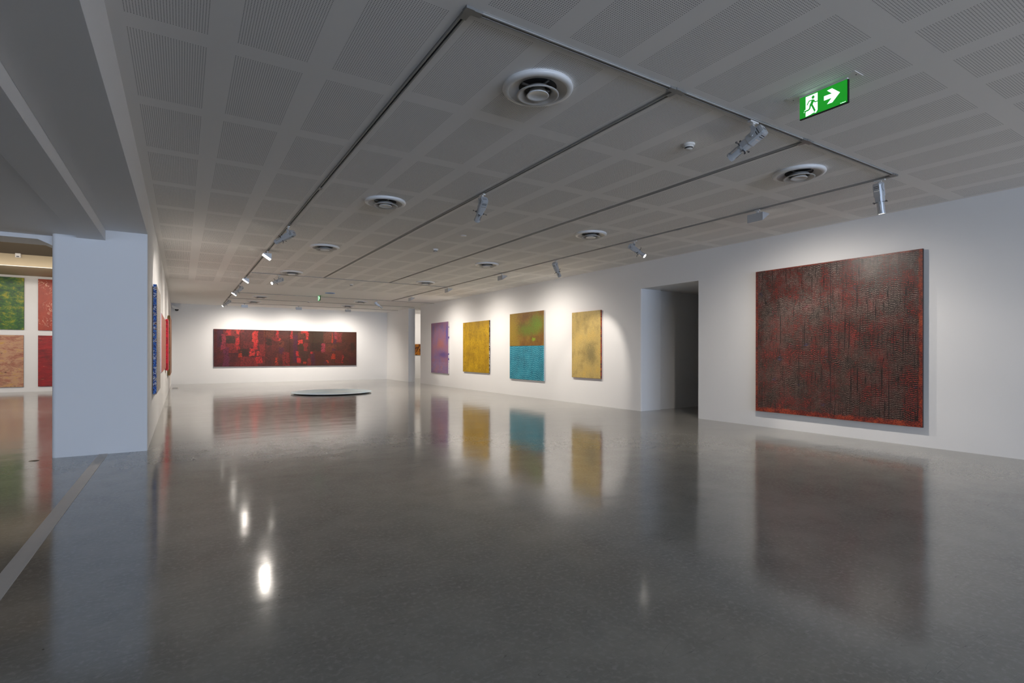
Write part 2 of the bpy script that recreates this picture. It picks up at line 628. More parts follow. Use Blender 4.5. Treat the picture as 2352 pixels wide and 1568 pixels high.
def spot_meshes():
    d = {}
    m = MB()
    m.box(-0.055, 0.055, -0.016, 0.016, -0.034, -0.0195)
    m.box(-0.018, 0.018, -0.012, 0.012, -0.044, -0.034)
    cyl = MB()
    m.lathe([(0.010, -0.044), (0.010, -0.062), (0.014, -0.062), (0.014, -0.070)], 16, close=True)
    d['adapter'] = m.mesh('adapter', M['white_plastic'])
    # yoke: curved flat arms left and right of the body
    m = MB()
    for sx in (-1, 1):
        pts = []
        for t in [i / 8 for i in range(9)]:
            z = -0.072 - 0.088 * t
            pts.append((z, -0.004 - 0.016 * sin(pi * min(1, t * 1.15)) - 0.006, 0.010 + 0.012 * sin(pi * t)))
        vs, fs = [], []
        for z, yc, hw_ in pts:
            for xx in (0.0475, 0.0505):
                vs += [(sx * xx, yc - hw_, z), (sx * xx, yc + hw_, z)]
        for i in range(8):
            o = i * 4
            fs += [(o, o + 1, o + 5, o + 4), (o + 2, o + 3, o + 7, o + 6), (o, o + 2, o + 6, o + 4), (o + 1, o + 3, o + 7, o + 5)]
        fs += [(0, 1, 3, 2), (32, 33, 35, 34)]
        m.add(vs, fs)
    m.box(-0.0505, 0.0505, -0.020, 0.010, -0.0735, -0.0695)
    m.tube([(-0.056, -0.012, -0.155), (0.056, -0.012, -0.155)], 0.009, 12)
    d['yoke'] = m.mesh('yoke', M['fixture'])
    # housing along +Y from the rear at -0.09
    m = MB()
    oct_prism(m, 0.043, 0.043, -0.095, -0.078, 0.016, 0, 0.046, 0.046)
    oct_prism(m, 0.046, 0.046, -0.078, 0.055, 0.014)
    oct_prism(m, 0.041, 0.041, 0.055, 0.115, 0.014, 0, 0.040, 0.040)
    for k in range(2):                                     # cooling slots
        for s in (-1, 1):
            m.box(-0.028, 0.028, -0.060 + 0.018 * k, -0.054 + 0.018 * k, s * 0.0461 - 0.0006, s * 0.0461 + 0.0006, 1)
            m.box(s * 0.0461 - 0.0006, s * 0.0461 + 0.0006, -0.060 + 0.018 * k, -0.054 + 0.018 * k, -0.028, 0.028, 1)
    for k in (-1, 0, 1):
        m.box(k * 0.018 - 0.005, k * 0.018 + 0.005, -0.0957, -0.0951, -0.006, 0.006, 1)
    for s in (-1, 1):
        m.box(-0.030, 0.030, -0.010, -0.004, s * 0.0462 - 0.0006, s * 0.0462 + 0.0006, 2)
    d['housing'] = m.mesh('housing', [M['fixture'], M['black'], M['chrome']])
    m = MB()
    cyl_y(m, 0.045, 0.045, 0.115, 0.128)
    cyl_y(m, 0.037, 0.037, 0.128, 0.235, cap1=False)
    cyl_y(m, 0.040, 0.040, 0.235, 0.255, cap0=True, cap1=False)
    cyl_y(m, 0.034, 0.034, 0.244, 0.255, cap0=True, cap1=False, mi=0)
    ringv = [(r_ * cos(2 * pi * k / 24), 0.255, r_ * sin(2 * pi * k / 24)) for r_ in (0.034, 0.040) for k in range(24)]
    m.add(ringv, [(k, (k + 1) % 24, 24 + (k + 1) % 24, 24 + k) for k in range(24)])
    # bright focus slide on top and both sides
    for a_ in (60, 180, 300):
        ca, sa = cos(R(a_)), sin(R(a_))
        t1 = Vector((-sa, 0, ca)) * 0.007
        c1 = Vector((ca, 0, sa)) * 0.0377
        vs = []
        for rad in (0.0365, 0.0395):
            cc = Vector((ca, 0, sa)) * rad
            for yy in (0.150, 0.215):
                for sg in (-1, 1):
                    vs.append(cc + t1 * sg + Vector((0, yy, 0)))
        m.add(vs, [(0, 1, 3, 2), (4, 5, 7, 6), (0, 1, 5, 4), (2, 3, 7, 6), (0, 2, 6, 4), (1, 3, 7, 5)], 1)
    d['lens_barrel'] = m.mesh('lens_barrel', [M['fixture'], M['chrome']])
    m = MB()
    m.tube([(0.030, 0.121, 0.0), (0.060, 0.123, 0.002), (0.078, 0.121, 0.001)], 0.0025, 8)
    m.lathe([(0.0085, -0.002), (0.0085, 0.002), (0.0045, 0.002), (0.0045, -0.002), (0.0085, -0.002)], 14)
    for i in range(len(m.v) - 14 * 5, len(m.v)):
        m.v[i] = (m.v[i][0] + 0.085, m.v[i][1] + 0.121, m.v[i][2])
    m.box(0.034, 0.056, 0.119, 0.123, -0.014, 0.014)
    d['shutter_blade'] = m.mesh('shutter_blade', M['fixture_dark'])
    m = MB()
    n = 24
    vs = [(0, 0.253, 0)] + [(0.0335 * cos(2 * pi * k / n), 0.248, 0.0335 * sin(2 * pi * k / n)) for k in range(n)]
    m.add(vs, [(0, 1 + k, 1 + (k + 1) % n) for k in range(n)], 0, True)
    d['lens'] = m.mesh('lens', M['lens'])
    return d


SM = spot_meshes()


def spotlight(x, y, aim, label, track_along_x=False, power=0, cone=30, zoff=0.0):
    aim = Vector(aim).normalized()
    yaw = math.atan2(aim.y, aim.x) - pi / 2
    t = thing('track_spotlight', label, 'spotlight', (x, y, HC), 0, 'profile spotlights on the lighting tracks')
    obj('adapter', SM['adapter'], t, rot=(0, 0, 0 if track_along_x else pi / 2))
    obj('yoke', SM['yoke'], t, rot=(0, 0, yaw))
    piv = Vector((-0.012 * 0, 0, -0.155)) + Matrix.Rotation(yaw, 3, 'Z') @ Vector((0, -0.012, 0))
    q = aim.to_track_quat('Y', 'Z').to_euler()
    hs = obj('housing', SM['housing'], t, piv, q)
    lb = obj('lens_barrel', SM['lens_barrel'], t, piv, q)
    ln = obj('lens', SM['lens'], lb)
    ln['label'] = 'glowing front lens'
    for k in range(4):
        b = obj('shutter_blade', SM['shutter_blade'], t, piv, (q.to_matrix() @ Matrix.Rotation(k * pi / 2 + 0.35, 3, 'Y')).to_euler())
        b['label'] = 'black shutter lever'
    if power:
        p = Vector((x, y, HC)) + piv + aim * 0.262
        spot('spotlight_lamp', p, aim, power, WARM, cone)
    return t


spotlight(1.424, 8.976, (-0.80, 0.70, -0.47), 'angled spotlight nearest the camera on the leftmost track, pointing away left, lens hidden', power=90, cone=45)
spotlight(1.424, 17.25, (-0.655, -0.345, -0.66), 'bright spotlight on the leftmost track, glowing lens overlapping a flat wall washer', power=60, cone=40)
spotlight(1.424, 21.914, (-0.753, -0.223, -0.62), 'farthest spotlight on the leftmost track, its bright lens just above the back wall edge', power=60, cone=40)
spotlight(2.11, YQ, (-0.79, -0.46, -0.40), 'spotlight glaring at the camera from the thin cross track, right of the leftmost track', True, power=70, cone=40)
spotlight(3.21, 5.851, (0.12, 0.80, -0.58), 'single spotlight hanging on the second track, tilted down above the middle of the room', power=50, cone=50)
spotlight(6.81, 2.91, (0.20, -0.02, -0.98), 'spotlight hanging straight down at the near end of the rightmost track', power=20, cone=60)
spotlight(6.81, 6.80, (0.34, -0.72, -0.60), 'spotlight on the rightmost track, lit lens facing the camera above the doorway', power=120, cone=55)
spotlight(6.81, 9.12, (0.62, 0.26, -0.74), 'spotlight hanging nearly upright on the rightmost track above the beige painting', power=110, cone=55)
spotlight(4.18, YN, (-0.10, 0.88, -0.46), 'largest spotlight, hung on the nearest cross track beside the green exit sign', True, power=70, cone=40)
spotlight(6.26, YQ2, (0.79, -0.21, -0.58), 'small distant spotlight right of the far air diffusers, pointing right', True, power=50, cone=40)

# ------------------------------------------------------------------ wall washers
def washer_meshes():
    d = {}
    m = MB()
    m.box(-0.035, 0.035, -0.014, 0.014, -0.030, -0.0165)
    m.box(-0.014, 0.014, -0.010, 0.010, -0.085, -0.030)
    d['adapter'] = m.mesh('washer_adapter', M['white_plastic'])
    # housing: a wedge, tall flat back at -Y, open lamp side sloping at +Y
    L_ = 0.115
    m = MB()
    prof = [(-0.055, -0.185), (-0.055, -0.075), (0.085, -0.075), (0.095, -0.083)]
    A = [(p[0], p[1]) for p in prof]
    th = 0.004
    for sx in (-1, 1):
        m.prism(A, sx * L_ - th / 2, sx * L_ + th / 2, 0, 'x')
    m.box(-L_, L_, -0.059, -0.055, -0.185, -0.075)
    m.box(-L_, L_, -0.059, 0.088, -0.075, -0.071)
    d['housing'] = m.mesh('washer_housing', M['fixture'])
    m = MB()
    s0, s1 = Vector((0, -0.048, -0.172)), Vector((0, 0.078, -0.088))
    n_ = Vector((0, 0.555, -0.832))
    for k, off in ((0, 0), (1, -0.01)):
        pass
    v = [Vector((-L_ + 0.006, 0, 0)) + s0, Vector((L_ - 0.006, 0, 0)) + s0, Vector((L_ - 0.006, 0, 0)) + s1, Vector((-L_ + 0.006, 0, 0)) + s1]
    w_ = [p - n_ * 0.004 for p in v]
    m.add(v + w_, [(0, 1, 2, 3), (4, 5, 6, 7), (0, 1, 5, 4), (1, 2, 6, 5), (2, 3, 7, 6), (3, 0, 4, 7)])
    d['lamp_glass'] = m.mesh('washer_lamp_glass', M['washer_lamp'])
    return d


WM = washer_meshes()


def washer(x, y, ang, label, power, group='wall washers on the lighting tracks'):
    """ang: direction of the lit side, 0 = +Y (back wall), -90 = +X (right wall), 90 = -X (left wall)"""
    t = thing('wall_washer', label, 'wall washer', (x, y, HC), R(ang), group)
    obj('adapter', WM['adapter'], t)
    obj('housing', WM['housing'], t)
    g_ = obj('lamp_glass', WM['lamp_glass'], t)
    g_['label'] = 'glowing slanted glass of the washer'
    Rm = Matrix.Rotation(R(ang), 3, 'Z')
    p = Vector((x, y, HC)) + Rm @ Vector((0, 0.025, -0.137))
    d_ = Rm @ Vector((0, 0.50, -0.86))
    area('wall_washer_lamp', p, d_, 0.20, 0.08, power * 0.06, WARM, 150)
    spot('wall_washer_beam', p + d_ * 0.02, Rm @ Vector((0, 0.32, -0.947)), power * 4.9, WARM, 156, 1.0, 0.04)


PW = 44
washer(6.81, 4.434, -90, 'nearest grey wall washer on the rightmost track, above the large dark red painting', 32)
washer(6.81, 11.377, -90, 'grey wall washer on the rightmost track above the green and blue painting', PW)
washer(6.81, 14.538, -90, 'grey wall washer on the rightmost track above the yellow painting', PW)
washer(6.81, 17.568, -90, 'farthest grey wall washer on the rightmost track, above the purple painting', PW)
washer(1.424, 11.374, 90, 'biggest bright wall washer on the leftmost track, next to the first spotlight', 34)
washer(1.424, 15.461, 90, 'middle bright wall washer on the leftmost track, just before the twin lamps', 34)
washer(1.424, 19.131, 90, 'farthest bright wall washer on the leftmost track, touching a spotlight glare', 34)
washer(2.136, YL3, 0, 'left wall washer of the three before the back wall', PW)
washer(4.20, YL3, 0, 'middle wall washer of the three before the back wall', PW)
washer(6.27, YL3, 0, 'right wall washer of the three before the back wall', PW)

# ------------------------------------------------------------------ round air diffusers
def arcp(cx, cz, r, a0, a1, n=6):
    return [(cx + r * cos(R(a0 + (a1 - a0) * i / n)), cz + r * sin(R(a0 + (a1 - a0) * i / n))) for i in range(n + 1)]


def diffuser_meshes():
    d = {}
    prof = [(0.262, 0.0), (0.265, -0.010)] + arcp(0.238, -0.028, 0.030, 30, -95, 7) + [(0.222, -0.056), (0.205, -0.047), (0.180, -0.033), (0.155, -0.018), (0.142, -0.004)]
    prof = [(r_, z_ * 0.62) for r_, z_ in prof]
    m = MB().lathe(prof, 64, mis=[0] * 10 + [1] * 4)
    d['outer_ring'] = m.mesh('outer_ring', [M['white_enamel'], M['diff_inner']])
    m = MB().lathe([(0.150, -0.0035), (0.0, -0.0035)], 48)
    m.box(-0.144, 0.144, -0.008, 0.008, -0.014, -0.004, 1)
    m.box(-0.008, 0.008, -0.144, 0.144, -0.014, -0.004, 1)
    d['throat'] = m.mesh('throat', [M['throat'], M['metal_grey']])
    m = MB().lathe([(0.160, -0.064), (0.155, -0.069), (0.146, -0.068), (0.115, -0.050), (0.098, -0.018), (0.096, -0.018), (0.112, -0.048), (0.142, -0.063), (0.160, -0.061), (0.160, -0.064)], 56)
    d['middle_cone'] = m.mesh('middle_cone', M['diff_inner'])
    m = MB().lathe([(0.0, -0.058), (0.045, -0.060), (0.072, -0.066), (0.083, -0.070), (0.085, -0.067), (0.080, -0.058), (0.060, -0.030), (0.055, -0.010), (0.0, -0.010)], 48)
    d['centre_dish'] = m.mesh('centre_dish', M['white_enamel'])
    return d


DM = diffuser_meshes()


def diffuser(x, y, label):
    t = thing('air_diffuser', label, 'air diffuser', (x, y, HC), 0, 'round air diffusers in the ceiling')
    for k in ('outer_ring', 'throat', 'middle_cone', 'centre_dish'):
        o = obj(k, DM[k], t)
        if k == 'throat':
            o['label'] = 'black duct opening'


for x, y, l in [
    (2.289, 3.298, 'largest round white air diffuser, near the corner of the lighting tracks'),
    (2.291, 6.853, 'round white air diffuser, second from the camera between the two left tracks'),
    (2.293, 10.376, 'round white air diffuser between the two left tracks, right of the two nearest lamps'),
    (2.31, 14.049, 'round air diffuser between the two left tracks, just before the thin cross track'),
    (2.35, 20.69, 'left air diffuser of the far pair, in front of the left wall washer'),
    (2.35, 22.77, 'farthest left air diffuser, directly above the left back wall washer'),
    (5.83, 3.295, 'round white air diffuser between the two right tracks, closest to the exit sign'),
    (5.846, 6.848, 'round white air diffuser, second from the camera in the row between the two right tracks'),
    (5.834, 10.414, 'round white air diffuser, third from the camera in the row between the two right tracks'),
    (5.853, 14.01, 'round white air diffuser between the two right tracks, before the thin cross track'),
    (5.88, 20.5, 'right air diffuser far back, beside the small distant spotlight'),
    (5.95, 22.69, 'farthest right air diffuser, directly above the right back wall washer')]:
    diffuser(x, y, l)

# ------------------------------------------------------------------ small ceiling fittings
def smoke_meshes():
    d = {}
    d['base'] = MB().lathe([(0.058, 0), (0.058, -0.014), (0.052, -0.020), (0.0, -0.020)], 32).mesh('detector_base', M['white_plastic'])
    d['head'] = MB().lathe([(0.046, -0.020), (0.046, -0.030), (0.040, -0.034), (0.036, -0.046), (0.030, -0.052), (0.0, -0.053)], 32, mis=[0, 0, 1, 0, 0]).mesh('detector_head', [M['white_plastic'], M['fixture_dark']])
    return d


KM = smoke_meshes()
for x, y, l in [
    (4.148, 3.419, 'large smoke detector left of the biggest spotlight'),
    (4.165, 9.475, 'smoke detector in mid ceiling above the yellow painting'),
    (4.198, 15.599, 'small smoke detector beyond the thin cross track, above the blue rimmed hole'),
    (4.184, 21.67, 'tiny farthest smoke detector, left of the distant exit sign')]:
    t = thing('smoke_detector', l, 'smoke detector', (x, y, HC), 0, 'smoke detectors on the ceiling')
    obj('base', KM['base'], t)
    obj('head', KM['head'], t)
o = obj('ceiling_sensor', MB().lathe([(0.055, 0), (0.053, -0.006), (0.0, -0.007)], 32).mesh('ceiling_sensor', M['white_enamel']), loc=(4.093, 8.133, HC))
tag(o, 'flat white round disc on the ceiling, nearer than the mid ceiling smoke detector', 'sensor')
t = thing('recessed_downlight', 'dark round hole with a blue rim in the plain far part of the ceiling', 'downlight', (4.203, 18.247, HC))
blue = plain('blue_rim', (0.20, 0.36, 0.62), 0.4)
obj('rim', MB().lathe([(0.16, 0), (0.16, -0.012), (0.135, -0.014), (0.13, 0)], 40).mesh('rim', blue), t)
obj('opening', MB().lathe([(0.13, -0.003), (0.0, -0.003)], 40).mesh('opening', plain('deep_navy', (0.01, 0.03, 0.07), 0.3)), t)

# ------------------------------------------------------------------ exit signs
sign_green = emit('sign_green', srgb(28, 158, 40), 0.55)
sign_white = emit('sign_white', srgb(225, 248, 240), 1.1)
SW, SH = 0.352, 0.166


def sign_meshes():
    def uv(p):
        x, y = p
        yt = 780 - (x - 220) * 0.405
        yb = 1310 - (x - 220) * 0.379
        return ((x - 220) / 1320 * SW, (yb - y) / (yb - yt) * SH)
    # local frame: x to the right seen from the front, z up, front faces -y
    F = -0.0065

    def poly(m, pts, y, mi=0, th=0.0008):
        m.prism(pts, y, y - th, mi, 'y')

    def stroke(m, pts, w, y, mi=0):
        q = [Vector(uv(p)) for p in pts]
        for a, b in zip(q[:-1], q[1:]):
            d_ = (b - a).normalized()
            n_ = Vector((-d_.y, d_.x)) * (w / 2)
            e = d_ * (w * 0.25)
            poly(m, [tuple(a - e + n_), tuple(a - e - n_), tuple(b + e - n_), tuple(b + e + n_)], y, mi)
    d = {}
    d['panel'] = MB().box(0, SW, -0.006, 0.006, 0, SH).mesh('panel', sign_green)
    m = MB()
    m.box(SW, SW + 0.006, -0.008, 0.010, -0.006, SH)
    m.box(0, SW, -0.007, 0.010, -0.006, 0)
    d['edge'] = m.mesh('edge', M['black'])
    m = MB()
    poly(m, [uv(p) for p in [(397, 735), (737, 598), (737, 1030), (690, 1105), (600, 1120), (540, 1160), (397, 1228)]], -0.0062)
    stroke(m, [(352, 1128), (372, 1075), (410, 1052)], 0.005, -0.0062)
    d['doorway_mark'] = m.mesh('doorway_mark', sign_white)
    m = MB()
    hx, hz = uv((612, 722))
    poly(m, [(hx + 0.0105 * cos(2 * pi * k / 20), hz + 0.0125 * sin(2 * pi * k / 20)) for k in range(20)], -0.0071)
    stroke(m, [(600, 795), (500, 825), (440, 930)], 0.0075, -0.0071)
    stroke(m, [(625, 795), (668, 838), (736, 812)], 0.0075, -0.0071)
    stroke(m, [(612, 800), (552, 925)], 0.021, -0.0071)
    stroke(m, [(568, 905), (612, 975), (660, 1055)], 0.013, -0.0071)
    stroke(m, [(542, 905), (512, 1020), (470, 1058), (372, 1100)], 0.011, -0.0071)
    stroke(m, [(660, 1075), (610, 1140)], 0.004, -0.0071)
    d['running_figure'] = m.mesh('running_figure', sign_green)
    m = MB()
    A = [uv(p) for p in [(915, 690), (1130, 610), (1000, 545), (1135, 480), (1345, 575), (1140, 835), (1000, 885), (1125, 720), (915, 800)]]
    poly(m, A, -0.0062)
    d['arrow'] = m.mesh('arrow', sign_white)
    m = MB()
    x_ = 0.303
    for k in range(7):
        w_ = 0.003 + 0.002 * (k % 2)
        m.box(x_, x_ + w_, -0.0072, -0.0062, 0.005, 0.0085 + 0.002 * (k % 3 == 0))
        x_ += w_ + 0.0015
    d['small_print'] = m.mesh('small_print', sign_white)
    m = MB()
    m.box(-0.075, SW + 0.075, -0.062, 0.062, SH + 0.010, SH + 0.014)
    m.box(0.0, SW, -0.012, 0.012, SH, SH + 0.010)
    d['mounting_plate'] = m.mesh('mounting_plate', M['white_plastic'])
    m = MB()
    for sx in (-0.055, SW + 0.055):
        m.lathe([(0.005, SH + 0.0085), (0.005, SH + 0.010), (0.0, SH + 0.0085)], 12)
        for i in range(len(m.v) - 36, len(m.v)):
            m.v[i] = (m.v[i][0] + sx, m.v[i][1], m.v[i][2])
    d['screw'] = m.mesh('screw', M['fixture_dark'])
    return d


EM = sign_meshes()
for x, y, l in [(4.13, 2.325, 'large green illuminated exit sign with running figure and right arrow near the biggest spotlight'),
                (4.07, 19.45, 'tiny distant green exit sign hanging before the back wall')]:
    t = thing('exit_sign', l, 'exit sign', (x, y, HC - SH - 0.014), -pi / 2, 'green exit signs')
    for k, me in EM.items():
        obj(k, me, t)

# ------------------------------------------------------------------ painting materials
def edge_mat(name, cols, scale=26.0):
    g = G(name, 0.6, 0.3)
    n = g.noise(g.scl(g.co(), (0.6, 0.6, 1.0)), scale, 3.0, 0.7)
    k = len(cols)
    g.col(g.ramp(n, [(0.34 + 0.32 * i / max(1, k - 1), c) for i, c in enumerate(cols)], 'CONSTANT'))
    return g.m


def mat_dark_strokes():
    g = G('dark_red_stroke_painting', 0.36, 0.5)
    co = g.co()
    x, y, z = g.sep(co)
    W, H = 2.46, 2.44
    wav = g.ma('MULTIPLY', g.ma('SUBTRACT', g.noise(g.scl(co, (2.4, 0, 0.8)), 1.0, 2.0), 0.5), 0.22)
    w2 = g.ma('MULTIPLY', g.ma('SUBTRACT', g.noise(g.scl(co, (15, 0, 4)), 1.0, 2.0), 0.5), 0.055)
    w3 = g.ma('MULTIPLY', g.ma('SUBTRACT', g.noise(g.scl(co, (55, 0, 18)), 1.0, 2.0), 0.5), 0.022)
    zz = g.ma('ADD', z, g.ma('ADD', wav, g.ma('ADD', w2, w3)))
    row = g.ma('DIVIDE', zz, 0.025)
    fr = g.ma('FRACT', row)
    ri = g.ma('FLOOR', row)
    tri = g.ma('ABSOLUTE', g.ma('SUBTRACT', fr, 0.5))              # 0 in the middle of a stroke
    colx = g.ma('DIVIDE', x, 0.0095)
    wn = g.n('ShaderNodeTexWhiteNoise')
    wn.noise_dimensions = '3D'
    g.put(wn.inputs['Vector'], g.comb(g.ma('FLOOR', g.ma('ADD', colx, g.ma('MULTIPLY', ri, 0.37))), 0.0, ri))
    rv = wn.outputs['Value']
    rc = g.sep(wn.outputs['Color'])
    patch = g.noise(g.scl(co, (4, 0, 5)), 1.6, 3.0, 0.65)
    thick = g.ma('ADD', g.ma('MULTIPLY', rv, 0.17), g.ma('MULTIPLY', patch, 0.12))
    dash = g.ma('GREATER_THAN', g.ma('FRACT', g.ma('ADD', colx, g.ma('MULTIPLY', ri, 0.37))), g.ma('MULTIPLY', rc[1], 0.35))
    st = g.ma('MULTIPLY', g.sm(g.ma('SUBTRACT', tri, thick), 0.05, -0.03), dash)
    big = g.noise(g.scl(co, (1.5, 0, 1.1)), 2.4, 5.0, 0.68)
    big = g.ma('ADD', big, g.ma('MULTIPLY', g.ma('SUBTRACT', rc[0], 0.5), 0.16))
    big2 = g.noise(g.vm('ADD', co, (7.3, 0, 3.1)), 3.4, 5.0, 0.70)
    hue = g.noise(g.vm('ADD', co, (3.1, 0, 9.7)), 3.9, 3.0, 0.7)
    up = g.sm(z, 0.9, 2.6)
    pale = g.mix(up, (0.20, 0.145, 0.12), (0.34, 0.27, 0.24))  # strokes paler toward the top: lamp sheen painted into the colour
    c1 = g.mix(g.sm(big, 0.50, 0.57), pale, (0.24, 0.055, 0.045))
    c1 = g.mix(g.sm(big, 0.60, 0.66), c1, (0.42, 0.045, 0.035))
    c1 = g.mix(g.sm(big, 0.72, 0.76), c1, (0.60, 0.16, 0.05))
    c1 = g.mix(g.sm(hue, 0.64, 0.70), c1, (0.11, 0.13, 0.26))
    c1 = g.mix(g.sm(hue, 0.31, 0.26), c1, (0.44, 0.08, 0.15))
    dark = g.ramp(big2, [(0.38, (0.011, 0.007, 0.005)), (0.50, (0.034, 0.012, 0.009)), (0.60, (0.062, 0.012, 0.010)), (0.72, (0.14, 0.020, 0.016))])
    c = g.mix(st, dark, c1)
    # thin upright dark lines
    vn = g.noise(g.comb(g.ma('MULTIPLY', x, 34.0), 0.0, g.ma('MULTIPLY', z, 0.8)), 1.0, 1.0)
    c = g.mix(g.ma('MULTIPLY', g.ma('LESS_THAN', g.ma('ABSOLUTE', g.ma('SUBTRACT', vn, 0.5)), 0.016), 0.9), c, (0.008, 0.005, 0.005))
    c = g.mix(g.ma('LESS_THAN', g.ma('ABSOLUTE', g.ma('SUBTRACT', x, 1.262)), 0.004), c, (0.006, 0.004, 0.008))
    # red orange border, wider and brighter at the foot
    en = g.ma('MULTIPLY', g.ma('SUBTRACT', g.noise(co, 9.0, 4.0, 0.7), 0.5), 0.10)
    dl = g.ma('MULTIPLY', g.ma('MINIMUM', x, g.ma('SUBTRACT', W, x)), 1.5)
    db = g.ma('MINIMUM', g.ma('MULTIPLY', z, 0.85), g.ma('MULTIPLY', g.ma('SUBTRACT', H, z), 2.6))
    de = g.ma('ADD', g.ma('MINIMUM', dl, db), en)
    rn = g.ma('ADD', g.ma('MULTIPLY', g.noise(co, 70.0, 2.0, 0.7), 0.6), g.ma('MULTIPLY', g.noise(co, 6.0, 2.0, 0.6), 0.4))
    red = g.ramp(rn, [(0.40, (0.055, 0.009, 0.007)), (0.5, (0.20, 0.022, 0.014)), (0.62, (0.42, 0.07, 0.022))])
    c = g.mix(g.ma('MULTIPLY', g.sm(de, 0.075, 0.045), g.ma('SUBTRACT', 1.0, g.ma('MULTIPLY', g.sm(z, 0.2, 0.6), g.ma('MULTIPLY', dash, 0.35)))), c, red)
    g.col(c)
    g.bump(g.ma('ADD', st, rn), 0.55, 0.004)
    return g.m


def mat_speckle(name, base, sp, rows=None, grain=(60, 0, 26), blobs=(), rough=0.5):
    g = G(name, rough, 0.35)
    co = g.co()
    x, y, z = g.sep(co)
    n = g.noise(g.scl(co, grain), 1.25, 3.0, 0.7)
    b = g.noise(g.scl(co, (2.0, 0, 1.6)), 1.6, 4.0, 0.6)
    c = g.ramp(b, base)
    dn = g.noise(g.comb(x, 0.0, z), 0.01, 0.0)
    for bx, bz, rx, rz, colr, soft in blobs:
        q = g.vm('DIVIDE', g.vm('SUBTRACT', co, (bx, 0, bz)), (rx, 1000.0, rz))
        k = g.n('ShaderNodeVectorMath')
        k.operation = 'LENGTH'
        g.put(k.inputs[0], q)
        dd = g.ma('ADD', k.outputs['Value'], g.ma('ADD', g.ma('MULTIPLY', g.ma('SUBTRACT', g.noise(co, 6.0, 6.0, 0.8), 0.5), 1.6), g.ma('MULTIPLY', g.ma('SUBTRACT', g.noise(co, 42.0, 2.0, 0.6), 0.5), 1.7)))
        c = g.mix(g.sm(dd, 1.0 + soft, 1.0 - soft), c, colr)
    c = g.mix(g.ma('MULTIPLY', g.sm(n, sp[1][0] - 0.03, sp[1][1] - 0.03), 0.95), c, sp[0])
    if len(sp) > 2:
        n2 = g.noise(g.vm('ADD', g.scl(co, grain), (31.7, 0, 11.3)), 1.6, 3.0, 0.7)
        c = g.mix(g.ma('MULTIPLY', g.sm(n2, sp[3][0] - 0.05, sp[3][1]), 0.55), c, sp[2])
    if rows:
        spc, amp, th, colr, strength, zmax = rows
        wv = g.ma('MULTIPLY', g.ma('SUBTRACT', g.noise(g.scl(co, (5.0, 0, 0.9)), 1.0, 2.0), 0.5), amp)
        wv2 = g.ma('MULTIPLY', g.ma('SUBTRACT', g.noise(g.scl(co, (26.0, 0, 4)), 1.0, 1.0), 0.5), amp * 0.25)
        f = g.ma('FRACT', g.ma('DIVIDE', g.ma('ADD', z, g.ma('ADD', wv, wv2)), spc))
        l_ = g.sm(g.ma('ABSOLUTE', g.ma('SUBTRACT', f, 0.5)), th, th * 0.45)
        br = g.sm(g.noise(g.scl(co, (24, 0, 30)), 1.0, 1.0), 0.36, 0.50)
        l_ = g.ma('MULTIPLY', l_, br)
        if zmax:
            l_ = g.ma('MULTIPLY', l_, g.sm(z, zmax * 1.15, zmax * 0.8))
        c = g.mix(g.ma('MULTIPLY', l_, strength), c, colr)
    g.col(c)
    g.bump(n, 0.3, 0.003)
    return g.m


